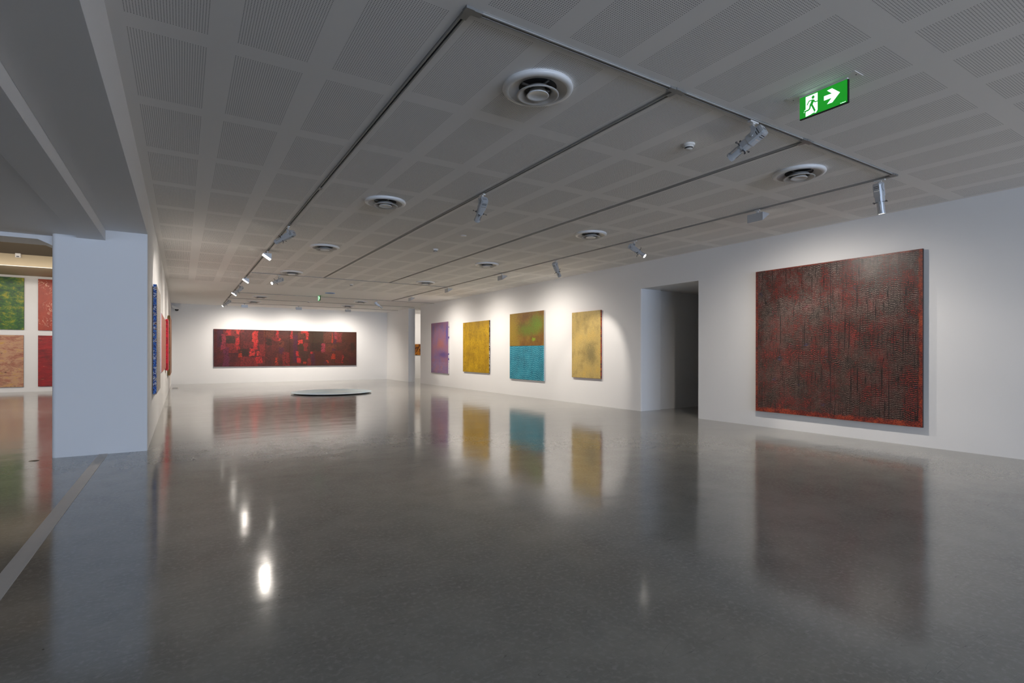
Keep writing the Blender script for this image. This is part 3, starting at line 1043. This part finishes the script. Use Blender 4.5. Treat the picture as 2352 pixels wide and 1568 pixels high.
def mat_red_blocks():
    """six joined panels; coordinates of the patches in percent of width and height"""
    g = G('dark_red_block_painting', 0.5, 0.35)
    co = g.co()
    W, H = 5.97, 1.59
    x, y, z = g.sep(co)
    nz = g.vm('SUBTRACT', g.noise(co, 4.2, 6.0, 0.78, color=True), (0.5, 0.5, 0.5))
    cd = g.vm('ADD', co, g.vm('MULTIPLY', nz, (0.30, 0.0, 0.30)))
    brk = g.sm(g.noise(g.scl(co, (9, 0, 13)), 1.0, 5.0, 0.75), 0.36, 0.52)
    b = g.noise(g.scl(co, (1.2, 0, 1.9)), 1.5, 5.0, 0.6)
    left = g.ramp(b, [(0.3, srgb(54, 24, 24)), (0.5, srgb(80, 30, 26)), (0.68, srgb(98, 34, 28))])
    right = g.ramp(b, [(0.3, srgb(42, 30, 20)), (0.5, srgb(68, 36, 22)), (0.7, srgb(88, 38, 28))])
    c = g.mix(g.sm(x, 1.2, 3.8), left, right)
    RED, BRT, DK, PUR, BRN, OLV, MID, PNK, ORG = srgb(206, 46, 44), srgb(222, 62, 52), srgb(50, 38, 24), srgb(84, 38, 60), srgb(112, 58, 36), srgb(66, 52, 30), srgb(140, 44, 38), srgb(170, 60, 74), srgb(196, 60, 30)
    P = [(4, 0, 11, 48, PUR), (12, 3, 21, 30, MID), (16, 0, 38, 62, MID), (12, 48, 19, 100, srgb(118, 46, 74)), (10, 12, 14.5, 45, PNK), (9.2, 44, 15, 55, PNK),
         (16, 2, 22, 17, RED), (15.5, 17, 26.5, 37, DK), (7.5, 20, 10.5, 35, DK), (27.5, 0, 33, 12, BRT), (27, 22, 32, 48, RED), (29, 46, 33.5, 56, RED), (33, 8, 38, 60, srgb(96, 36, 28)),
         (31, 58, 36, 75, ORG), (31, 53, 44, 64, DK), (36, 63, 43, 72, DK), (33.5, 75, 56, 100, MID), (46, 50, 52, 66, RED), (49, 3, 56.5, 36, BRT), (50.5, 36, 55.5, 54, RED), (45, 60, 51, 72, BRT),
         (55, 60, 60.5, 70, BRT), (54, 74, 62, 92, RED), (58, 40, 66, 72, MID), (68, 24, 75, 42, DK), (64, 0, 78, 20, BRN), (81, 0, 84.5, 22, RED), (82, 22, 87, 30, BRT), (77, 18, 84, 30, MID), (84, 30, 92, 52, BRN), (80, 76, 83, 98, ORG), (85, 48, 92, 66, PUR), (90, 62, 100, 100, MID)]
    # the list above covers the left half (x in percent of half width); the right half follows
    Q = [(1, 0, 4, 22, RED), (5, 12, 11, 90, PUR), (12, 0, 22, 20, BRN), (17, 0, 26, 7, BRT), (23.5, 4, 27, 24, BRT), (12, 26, 18.5, 38, BRT), (14, 36, 20, 54, OLV), (20, 34, 25, 66, MID), (9, 60, 13, 72, RED),
         (10, 78, 16, 92, RED), (20, 88, 23, 94, ORG), (16, 58, 26, 84, srgb(70, 48, 34)), (25, 78, 30, 98, MID), (29, 0, 50, 34, OLV), (29.5, 34, 47, 57, DK), (30, 60, 34, 66, RED), (31, 66, 36, 97, PUR), (36, 58, 47, 98, srgb(86, 38, 22)),
         (46, 36, 51.5, 60, PNK), (49, 2, 62, 34, BRN), (61.5, 2, 63.5, 34, ORG), (63.5, 0, 65, 22, DK), (65, 0, 69, 22, PNK), (64, 24, 69, 36, PUR), (69, 4, 77, 32, MID), (60, 42, 62.5, 48, ORG), (52, 38, 68, 60, BRN),
         (62, 50, 68, 56, PUR), (52, 84, 56.5, 93, ORG), (61, 66, 67, 80, ORG), (76, 68, 79, 94, RED), (67, 82, 75, 92, MID), (50, 88, 54, 96, PUR), (68, 56, 78, 90, srgb(104, 42, 28)), (91, 34, 97, 54, DK), (88, 74, 99, 97, srgb(84, 34, 34)), (78, 0, 100, 30, srgb(88, 44, 20))]
    rects = [(a * .5, b_, c_ * .5, d_, k) for a, b_, c_, d_, k in P] + [(50 + a * .5, b_, 50 + c_ * .5, d_, k) for a, b_, c_, d_, k in Q]
    hot = None
    for a, t0, e, t1, k in rects:
        cx, cz = (a + e) / 200 * W, H - (t0 + t1) / 200 * H
        hx, hz = (e - a) / 200 * W, (t1 - t0) / 200 * H
        q = g.vm('SUBTRACT', g.vm('ABSOLUTE', g.vm('SUBTRACT', cd, (cx, 0, cz))), (hx, 9.0, hz))
        s = g.sep(q)
        mk = g.sm(g.ma('MAXIMUM', s[0], s[2]), 0.018, -0.012)
        c = g.mix(g.ma('MULTIPLY', g.ma('MULTIPLY', mk, 0.95), g.ma('ADD', 0.45, g.ma('MULTIPLY', brk, 0.55))), c, tuple(v * 0.62 for v in k))
    # crackled strokes everywhere
    ed = g.voro(g.scl(cd, (1.0, 0.0, 1.4)), 11.0, 'DISTANCE_TO_EDGE')
    fine = g.noise(g.scl(co, (14, 0, 20)), 1.0, 4.0, 0.75)
    c = g.mix(g.ma('MULTIPLY', g.sm(ed, 0.10, 0.02), g.sm(fine, 0.36, 0.52)), c, srgb(52, 22, 16))
    c = g.mix(g.ma('MULTIPLY', g.sm(fine, 0.60, 0.72), 0.30), c, srgb(190, 70, 52))
    c = g.mix(g.ma('MULTIPLY', g.sm(fine, 0.40, 0.28), 0.5), c, srgb(40, 20, 16))
    g.col(c)
    return g.m


def mat_foliage(name, stops, strokecol, sc=(1.0, 0, 2.2), dist=1.2, edge=(0.05, 0.03, 0.015), es=0.5, ks=1.0, rough=0.72, sk=0.62):
    g = G(name, 0.42, 0.4)
    co = g.co()
    n = g.noise(g.scl(co, sc), 2.6, 8.0, rough, dist)
    c = g.ramp(n, stops)
    kv = g.vm('ADD', g.scl(co, (sc[0] * 2.2 * ks, 0, sc[2] * 2.0 * ks)), (1.7, 0, 5.2))
    k = g.noise(kv, 1.8, 3.0, 0.55, 0.6)
    gate = g.sm(g.noise(g.vm('ADD', co, (4.4, 0, 8.8)), 2.4, 2.0), 0.44, 0.54)
    c = g.mix(g.ma('MULTIPLY', g.ma('MULTIPLY', g.sm(g.ma('ABSOLUTE', g.ma('SUBTRACT', k, 0.5)), 0.011, 0.003), gate), es), c, edge)
    k2 = g.noise(g.scl(co, (sc[0] * 2.6, 0, sc[2] * 6.0)), 2.4, 5.0, 0.7, 0.4)
    c = g.mix(g.ma('MULTIPLY', g.sm(k2, sk, sk + 0.06), 0.75), c, strokecol)
    g.col(c)
    g.bump(n, 0.3, 0.006)
    return g.m


# ------------------------------------------------------------------ paintings
def canvas(parent, name, x0, x1, z0, z1, front, side, th=0.036, y=0.0, label=None, b=0.004):
    """a stretched canvas: its object origin is the lower left corner of the front"""
    w_, h_ = x1 - x0, z1 - z0
    m = MB()
    vs = [(b, -th, b), (w_ - b, -th, b), (w_ - b, -th, h_ - b), (b, -th, h_ - b),
          (0, -th + b, 0), (w_, -th + b, 0), (w_, -th + b, h_), (0, -th + b, h_),
          (0, 0, 0), (w_, 0, 0), (w_, 0, h_), (0, 0, h_)]
    m.add(vs, [(0, 1, 2, 3), (0, 4, 5, 1), (1, 5, 6, 2), (2, 6, 7, 3), (3, 7, 4, 0)], 0)
    m.add(vs[4:], [(0, 4, 5, 1), (1, 5, 6, 2), (2, 6, 7, 3), (3, 7, 4, 0), (4, 7, 6, 5)], 1)
    o = obj(name, m.mesh(name, [front, side]), parent, (x0, y, z0))
    if label:
        o['label'] = label
    return o


def stretcher(parent, w_, h_, depth):
    m = MB()
    i, t_ = 0.03, 0.05
    depth -= 0.002
    m.box(i, w_ - i, 0, depth, i, i + t_)
    m.box(i, w_ - i, 0, depth, h_ - i - t_, h_ - i)
    m.box(i, i + t_, 0, depth, i + t_, h_ - i - t_)
    m.box(w_ - i - t_, w_ - i, 0, depth, i + t_, h_ - i - t_)
    obj('stretcher', m.mesh('stretcher', M['wood']), parent)


GP = 'paintings on the right wall'


def painting_right(y_left, y_right, z0, z1, label, gap=0.012, group=GP):
    t = thing('painting', label, 'painting', (XR - gap, y_left, z0), -pi / 2, group)
    stretcher(t, y_left - y_right, z1 - z0, gap)
    return t


# large dark painting on the right wall: two tall canvases side by side
t = painting_right(5.592, 3.128, 0.270, 2.710, 'huge nearly square dark red painting of fine wavy strokes on the right wall', 0.03)
DKM = mat_dark_strokes()
dk_edge = plain('near_black_edge', (0.018, 0.014, 0.016), 0.5)
half = 1.262
a_ = canvas(t, 'left_canvas', 0, half, 0.004, 2.44, DKM, dk_edge, 0.036, b=0.0001)
# right canvas keeps the pattern coordinates continuous through its own copy of the material offset
b_ = canvas(t, 'right_canvas', half, 2.464, 0, 2.44, DKM, dk_edge, 0.035, b=0.0001)
# make pattern continuous: shift mesh so both canvases share the same origin
for o_, x0_ in ((b_, half),):
    for v_ in o_.data.vertices:
        v_.co.x += x0_
    o_.location.x = 0

# beige
t = painting_right(10.777, 9.670, 0.664, 2.33, 'beige ochre painting with faint dash rows, nearest the doorway on the right wall')
canvas(t, 'canvas', 0, 1.107, 0, 1.666, mat_speckle('beige_dash_painting', [(0.3, srgb(150, 128, 74)), (0.5, srgb(192, 166, 100)), (0.72, srgb(206, 172, 92))],
       (srgb(120, 108, 76), (0.56, 0.68), srgb(222, 200, 150), (0.62, 0.72)), (0.030, 0.16, 0.20, srgb(140, 124, 80), 0.45, None), (70, 0, 46),
       [(0.75, 0.62, 0.17, 0.22, srgb(134, 120, 76), 0.8)]), edge_mat('rust_speckled_edge', [srgb(60, 40, 40), srgb(170, 52, 30), srgb(205, 110, 40), srgb(90, 40, 50)]))
# green over blue diptych
t = painting_right(13.835, 12.025, 0.505, 2.484, 'two part painting, brown and green field above rippled turquoise, on the right wall')
canvas(t, 'lower_canvas', 0, 1.81, 0, 0.991, mat_speckle('turquoise_wave_painting', [(0.3, srgb(14, 96, 116)), (0.5, srgb(26, 124, 146)), (0.7, srgb(46, 142, 164))],
       (srgb(12, 84, 110), (0.58, 0.72)), (0.058, 0.24, 0.09, srgb(150, 214, 222), 0.8, None), (40, 0, 34)), plain('pale_blue_edge', srgb(190, 205, 210), 0.5), label='turquoise canvas with pale ripple lines')
canvas(t, 'upper_canvas', 0, 1.81, 0.995, 1.979, mat_speckle('olive_green_painting', [(0.3, srgb(98, 68, 26)), (0.5, srgb(124, 86, 32)), (0.7, srgb(142, 110, 38))],
       (srgb(92, 62, 26), (0.55, 0.66), srgb(186, 154, 66), (0.60, 0.70)), None, (52, 0, 30),
       [(0.2, 0.45, 0.32, 0.7, srgb(148, 122, 36), 0.6), (0.95, 0.48, 0.42, 0.17, srgb(104, 122, 32), 0.8), (1.45, 0.62, 0.30, 0.24, srgb(100, 128, 34), 0.8), (1.32, 0.18, 0.10, 0.05, srgb(130, 160, 30), 0.4)]), plain('pale_grey_edge', srgb(200, 198, 192), 0.5), label='brown and green canvas')
# yellow
t = painting_right(17.033, 15.127, 0.625, 2.372, 'bright yellow ochre painting with a speckled black edge on the right wall')
canvas(t, 'canvas', 0, 1.906, 0, 1.747, mat_speckle('yellow_painting', [(0.3, srgb(146, 110, 6)), (0.5, srgb(178, 140, 8)), (0.7, srgb(200, 160, 12))],
       (srgb(104, 78, 12), (0.56, 0.66), srgb(232, 200, 40), (0.62, 0.70)), None, (34, 0, 13)), edge_mat('black_white_edge', [srgb(20, 16, 18), srgb(40, 30, 30), srgb(210, 205, 200), srgb(30, 40, 60)]))
# purple
t = painting_right(19.892, 18.268, 0.504, 2.488, 'mauve and purple speckled painting, farthest along the right wall')
canvas(t, 'canvas', 0, 1.624, 0, 1.984, mat_speckle('mauve_painting', [(0.28, srgb(104, 94, 144)), (0.42, srgb(134, 102, 136)), (0.56, srgb(146, 100, 120)), (0.74, srgb(164, 108, 108))],
       (srgb(88, 70, 118), (0.56, 0.68), srgb(196, 168, 178), (0.62, 0.72)), (0.055, 0.10, 0.20, srgb(150, 160, 205), 0.6, 0.45), (46, 0, 36),
       [(1.15, 0.72, 0.42, 0.10, srgb(96, 74, 132), 0.9), (0.9, 1.15, 0.28, 0.16, srgb(170, 104, 96), 0.9), (1.50, 1.5, 0.08, 0.3, srgb(84, 80, 156), 0.9)]), edge_mat('white_dripped_edge', [srgb(226, 222, 216), srgb(230, 226, 220), srgb(80, 80, 150), srgb(220, 214, 210)], 5.0))

# long painting on the back wall
t = thing('painting', 'long low dark red painting of six joined panels on the back wall', 'painting', (1.12, YB - 0.012, 0.70), 0)
stretcher(t, 5.97, 1.59, 0.012)
RBM = mat_red_blocks()
rb_edge = plain('dark_maroon_edge', (0.05, 0.015, 0.012), 0.5)
for k in range(6):
    x0 = k * 0.995
    o_ = canvas(t, 'canvas_panel', x0 + 0.0005, x0 + 0.9945, 0, 1.59, RBM, rb_edge, 0.036)
    for v_ in o_.data.vertices:
        v_.co.x += x0 + 0.0005
    o_.location.x = 0

# left wall, seen nearly edge on
GL = 'paintings on the left wall'


def painting_left(y0, y1, z0, z1, label, front, side, th, gap=0.012):
    t_ = thing('painting', label, 'painting', (XL + gap, y0, z0), pi / 2, GL)
    stretcher(t_, y1 - y0, z1 - z0, gap)
    canvas(t_, 'canvas', 0, y1 - y0, 0, z1 - z0, front, side, th)


painting_left(9.52, 11.15, 0.655, 2.300, 'grey patterned painting with a blue painted edge, nearest on the left wall',
              mat_speckle('grey_pattern_painting', [(0.3, srgb(150, 140, 128)), (0.55, srgb(190, 184, 176)), (0.75, srgb(168, 150, 120))], (srgb(110, 100, 92), (0.52, 0.60)), (0.04, 0.12, 0.2, srgb(96, 92, 100), 0.6, None)),
              edge_mat('blue_painted_edge', [srgb(40, 80, 170), srgb(90, 140, 215), srgb(38, 60, 130), srgb(190, 200, 220), srgb(130, 84, 50), srgb(60, 110, 200)], 15.0), 0.045, 0.014)
painting_left(12.0, 15.1, 0.900, 2.030, 'salmon pink striped painting behind the blue edged one on the left wall',
              mat_speckle('salmon_painting', [(0.3, srgb(176, 110, 96)), (0.55, srgb(196, 124, 108)), (0.75, srgb(150, 120, 92))], (srgb(150, 96, 80), (0.55, 0.66)), None, (30, 0, 6)),
              edge_mat('white_red_spotted_edge', [srgb(206, 196, 214), srgb(214, 206, 220), srgb(216, 206, 220), srgb(150, 30, 60)], 6.0), 0.040)
painting_left(16.5, 17.6, 0.820, 2.160, 'small painting with a crimson edge, third on the left wall',
              plain('crimson_front', srgb(170, 30, 46), 0.5), edge_mat('crimson_edge', [srgb(150, 16, 36), srgb(196, 28, 50), srgb(210, 60, 70)], 9.0), 0.058)
painting_left(18.9, 21.6, 0.600, 2.400, 'tall brown painting at the far end of the left wall',
              mat_speckle('brown_painting', [(0.3, srgb(120, 80, 52)), (0.55, srgb(150, 100, 70)), (0.75, srgb(128, 96, 60))], (srgb(100, 66, 44), (0.55, 0.66))),
              edge_mat('olive_brown_edge', [srgb(104, 86, 44), srgb(140, 96, 66), srgb(120, 70, 50)], 4.0), 0.062)

# side room, grid of square paintings
YF = 23.02
GS = 'square paintings in the side room'


def painting_side(x0, z0, s_, label, front, side):
    t_ = thing('painting', label, 'painting', (x0, YF - 0.012, z0), 0, GS)
    stretcher(t_, s_, s_, 0.012)
    canvas(t_, 'canvas', 0, s_, 0, s_, front, side, 0.034)


se = plain('umber_edge', srgb(70, 26, 22), 0.6)
painting_side(-6.057, 2.022, 1.69, 'green and yellow foliage painting, upper left in the side room',
              mat_foliage('foliage_painting', [(0.28, srgb(8, 30, 18)), (0.42, srgb(22, 72, 28)), (0.52, srgb(60, 104, 20)), (0.60, srgb(140, 142, 14)), (0.74, srgb(196, 184, 20))], srgb(150, 60, 26), (1.3, 0, 2.0), 0.25, es=0.8, rough=0.8, sk=0.66), se)
painting_side(-6.057, 0.165, 1.68, 'pinkish tan landscape painting, lower left in the side room',
              mat_foliage('tan_painting', [(0.30, srgb(130, 56, 48)), (0.44, srgb(168, 112, 88)), (0.54, srgb(190, 148, 116)), (0.66, srgb(196, 150, 70)), (0.78, srgb(126, 116, 116))], srgb(214, 182, 140), (0.9, 0, 2.4), 0.5, es=0.8, rough=0.78), se)
painting_side(-4.021, 2.014, 1.69, 'rust red painting with pale branch lines, upper right in the side room beside the pier',
              mat_foliage('rust_painting', [(0.3, srgb(136, 42, 22)), (0.55, srgb(168, 62, 34)), (0.8, srgb(176, 78, 46))], srgb(186, 84, 54), (0.9, 0, 0.9), 0.3, srgb(238, 190, 160), 0.9, ks=1.5, sk=0.68), se)
painting_side(-4.021, 0.165, 1.68, 'crimson painting with dark rippled bands, lower right in the side room beside the pier',
              mat_foliage('crimson_painting', [(0.3, srgb(66, 30, 20)), (0.43, srgb(126, 26, 24)), (0.6, srgb(164, 30, 28)), (0.76, srgb(178, 44, 36))], srgb(206, 150, 116), (0.55, 0, 2.6), 0.3, rough=0.76), se)

# painting glimpsed through the far opening
t = thing('painting', 'dark brown and gold painting glimpsed through the narrow far opening', 'painting', (9.95, YB - 0.012, 1.19), 0)
stretcher(t, 0.9, 0.56, 0.012)
canvas(t, 'canvas', 0, 0.9, 0, 0.56, mat_foliage('gold_painting', [(0.3, srgb(24, 12, 8)), (0.46, srgb(80, 40, 14)), (0.56, srgb(190, 120, 24)), (0.7, srgb(110, 50, 20))], srgb(220, 160, 60), (2.0, 0, 1.6), 1.8), plain('gilt_edge', srgb(120, 60, 20), 0.4), 0.03)

# ------------------------------------------------------------------ disc on the floor
g = G('pale_blue_lacquer', 0.6, 0.15)
n = g.noise(g.scl(g.co(), (0.6, 2.4, 1)), 1.4, 4.0, 0.6)
g.col(g.ramp(n, [(0.32, srgb(196, 224, 242)), (0.52, srgb(228, 243, 250)), (0.7, srgb(246, 250, 251))]))
t = thing('floor_disc', 'large pale blue flat disc lying on the floor before the back wall', 'sculpture', (4.09, 17.45, 0))
o_ = obj('top_shell', MB().lathe([(0.0, 0.060), (0.6, 0.058), (1.0, 0.054), (1.19, 0.050), (1.225, 0.046), (1.232, 0.040), (1.225, 0.034), (1.15, 0.028)], 96).mesh('top_shell', g.m), t)
o_ = obj('underside', MB().lathe([(1.15, 0.028), (0.95, 0.004), (0.93, 0.0), (0.0, 0.0)], 96).mesh('underside', plain('shaded_underside', (0.02, 0.025, 0.03), 0.5)), t)  # near-black colour paints the shadow gap under the disc
o_['label'] = 'tapering underside, shadow gap painted black'

# ------------------------------------------------------------------ security camera in the far left corner
t = thing('security_camera', 'small white dome security camera high in the back left corner', 'security camera', (XL + 0.015, YB - 0.0, 3.02))
m = MB()
m.prism([(0.0, 0.16), (0.03, 0.19), (0.16, 0.13), (0.30, 0.055), (0.30, 0.035), (0.10, 0.045), (0.0, 0.10)], -0.19, -0.03, 0, 'y')
m.box(0.0, 0.13, -0.15, 0.0, 0.08, 0.13)
obj('bracket', m.mesh('bracket', M['white_plastic']), t, bevel=0.006)
m = MB().lathe([(0.085, 0.045), (0.085, 0.030), (0.075, 0.028)], 28)
o_ = obj('collar', m.mesh('collar', M['white_enamel']), t, (0.18, -0.11, 0))
m = MB().lathe([(0.072 * cos(R(a)), 0.030 - 0.072 * sin(R(a))) for a in range(0, 91, 10)], 28)
o_ = obj('dome', m.mesh('dome', plain('smoked_dome', (0.01, 0.01, 0.012), 0.08)), t, (0.18, -0.11, 0))
o_['label'] = 'black glass dome'

# small fittings
t = thing('ceiling_detector_box', 'small white sensor box on the beige beam in the side room', 'sensor', (-4.03, 20.577, 4.09))
obj('body', MB().box(-0.06, 0.06, -0.09, 0.0, -0.06, 0.06).mesh('body', M['white_plastic']), t, bevel=0.008)
obj('eye', MB().box(-0.03, 0.03, -0.095, -0.09, -0.05, -0.02).mesh('eye', M['fixture_dark']), t)
o_ = obj('floor_plug', MB().lathe([(0.0, 0.003), (0.045, 0.003), (0.05, 0.0)], 32).mesh('floor_plug', plain('dull_brass', (0.13, 0.115, 0.09), 0.35, 0.4)), loc=(-1.479, 8.255, 0.0))
tag(o_, 'round metal cap set in the floor left of the pier', 'floor plug')
t = thing('floor_outlet', 'small rectangular floor outlet in the back left corner', 'floor outlet', (-0.215, 22.6, 0))
obj('frame', MB().box(-0.11, 0.11, -0.45, 0.45, 0, 0.003).mesh('frame', M['jointcover']), t)
obj('lid', MB().box(-0.08, 0.08, -0.40, -0.03, 0.003, 0.005).mesh('lid', M['metal_grey']), t)
obj('lid', MB().box(-0.08, 0.08, 0.03, 0.40, 0.003, 0.005).mesh('lid', M['metal_grey']), t)
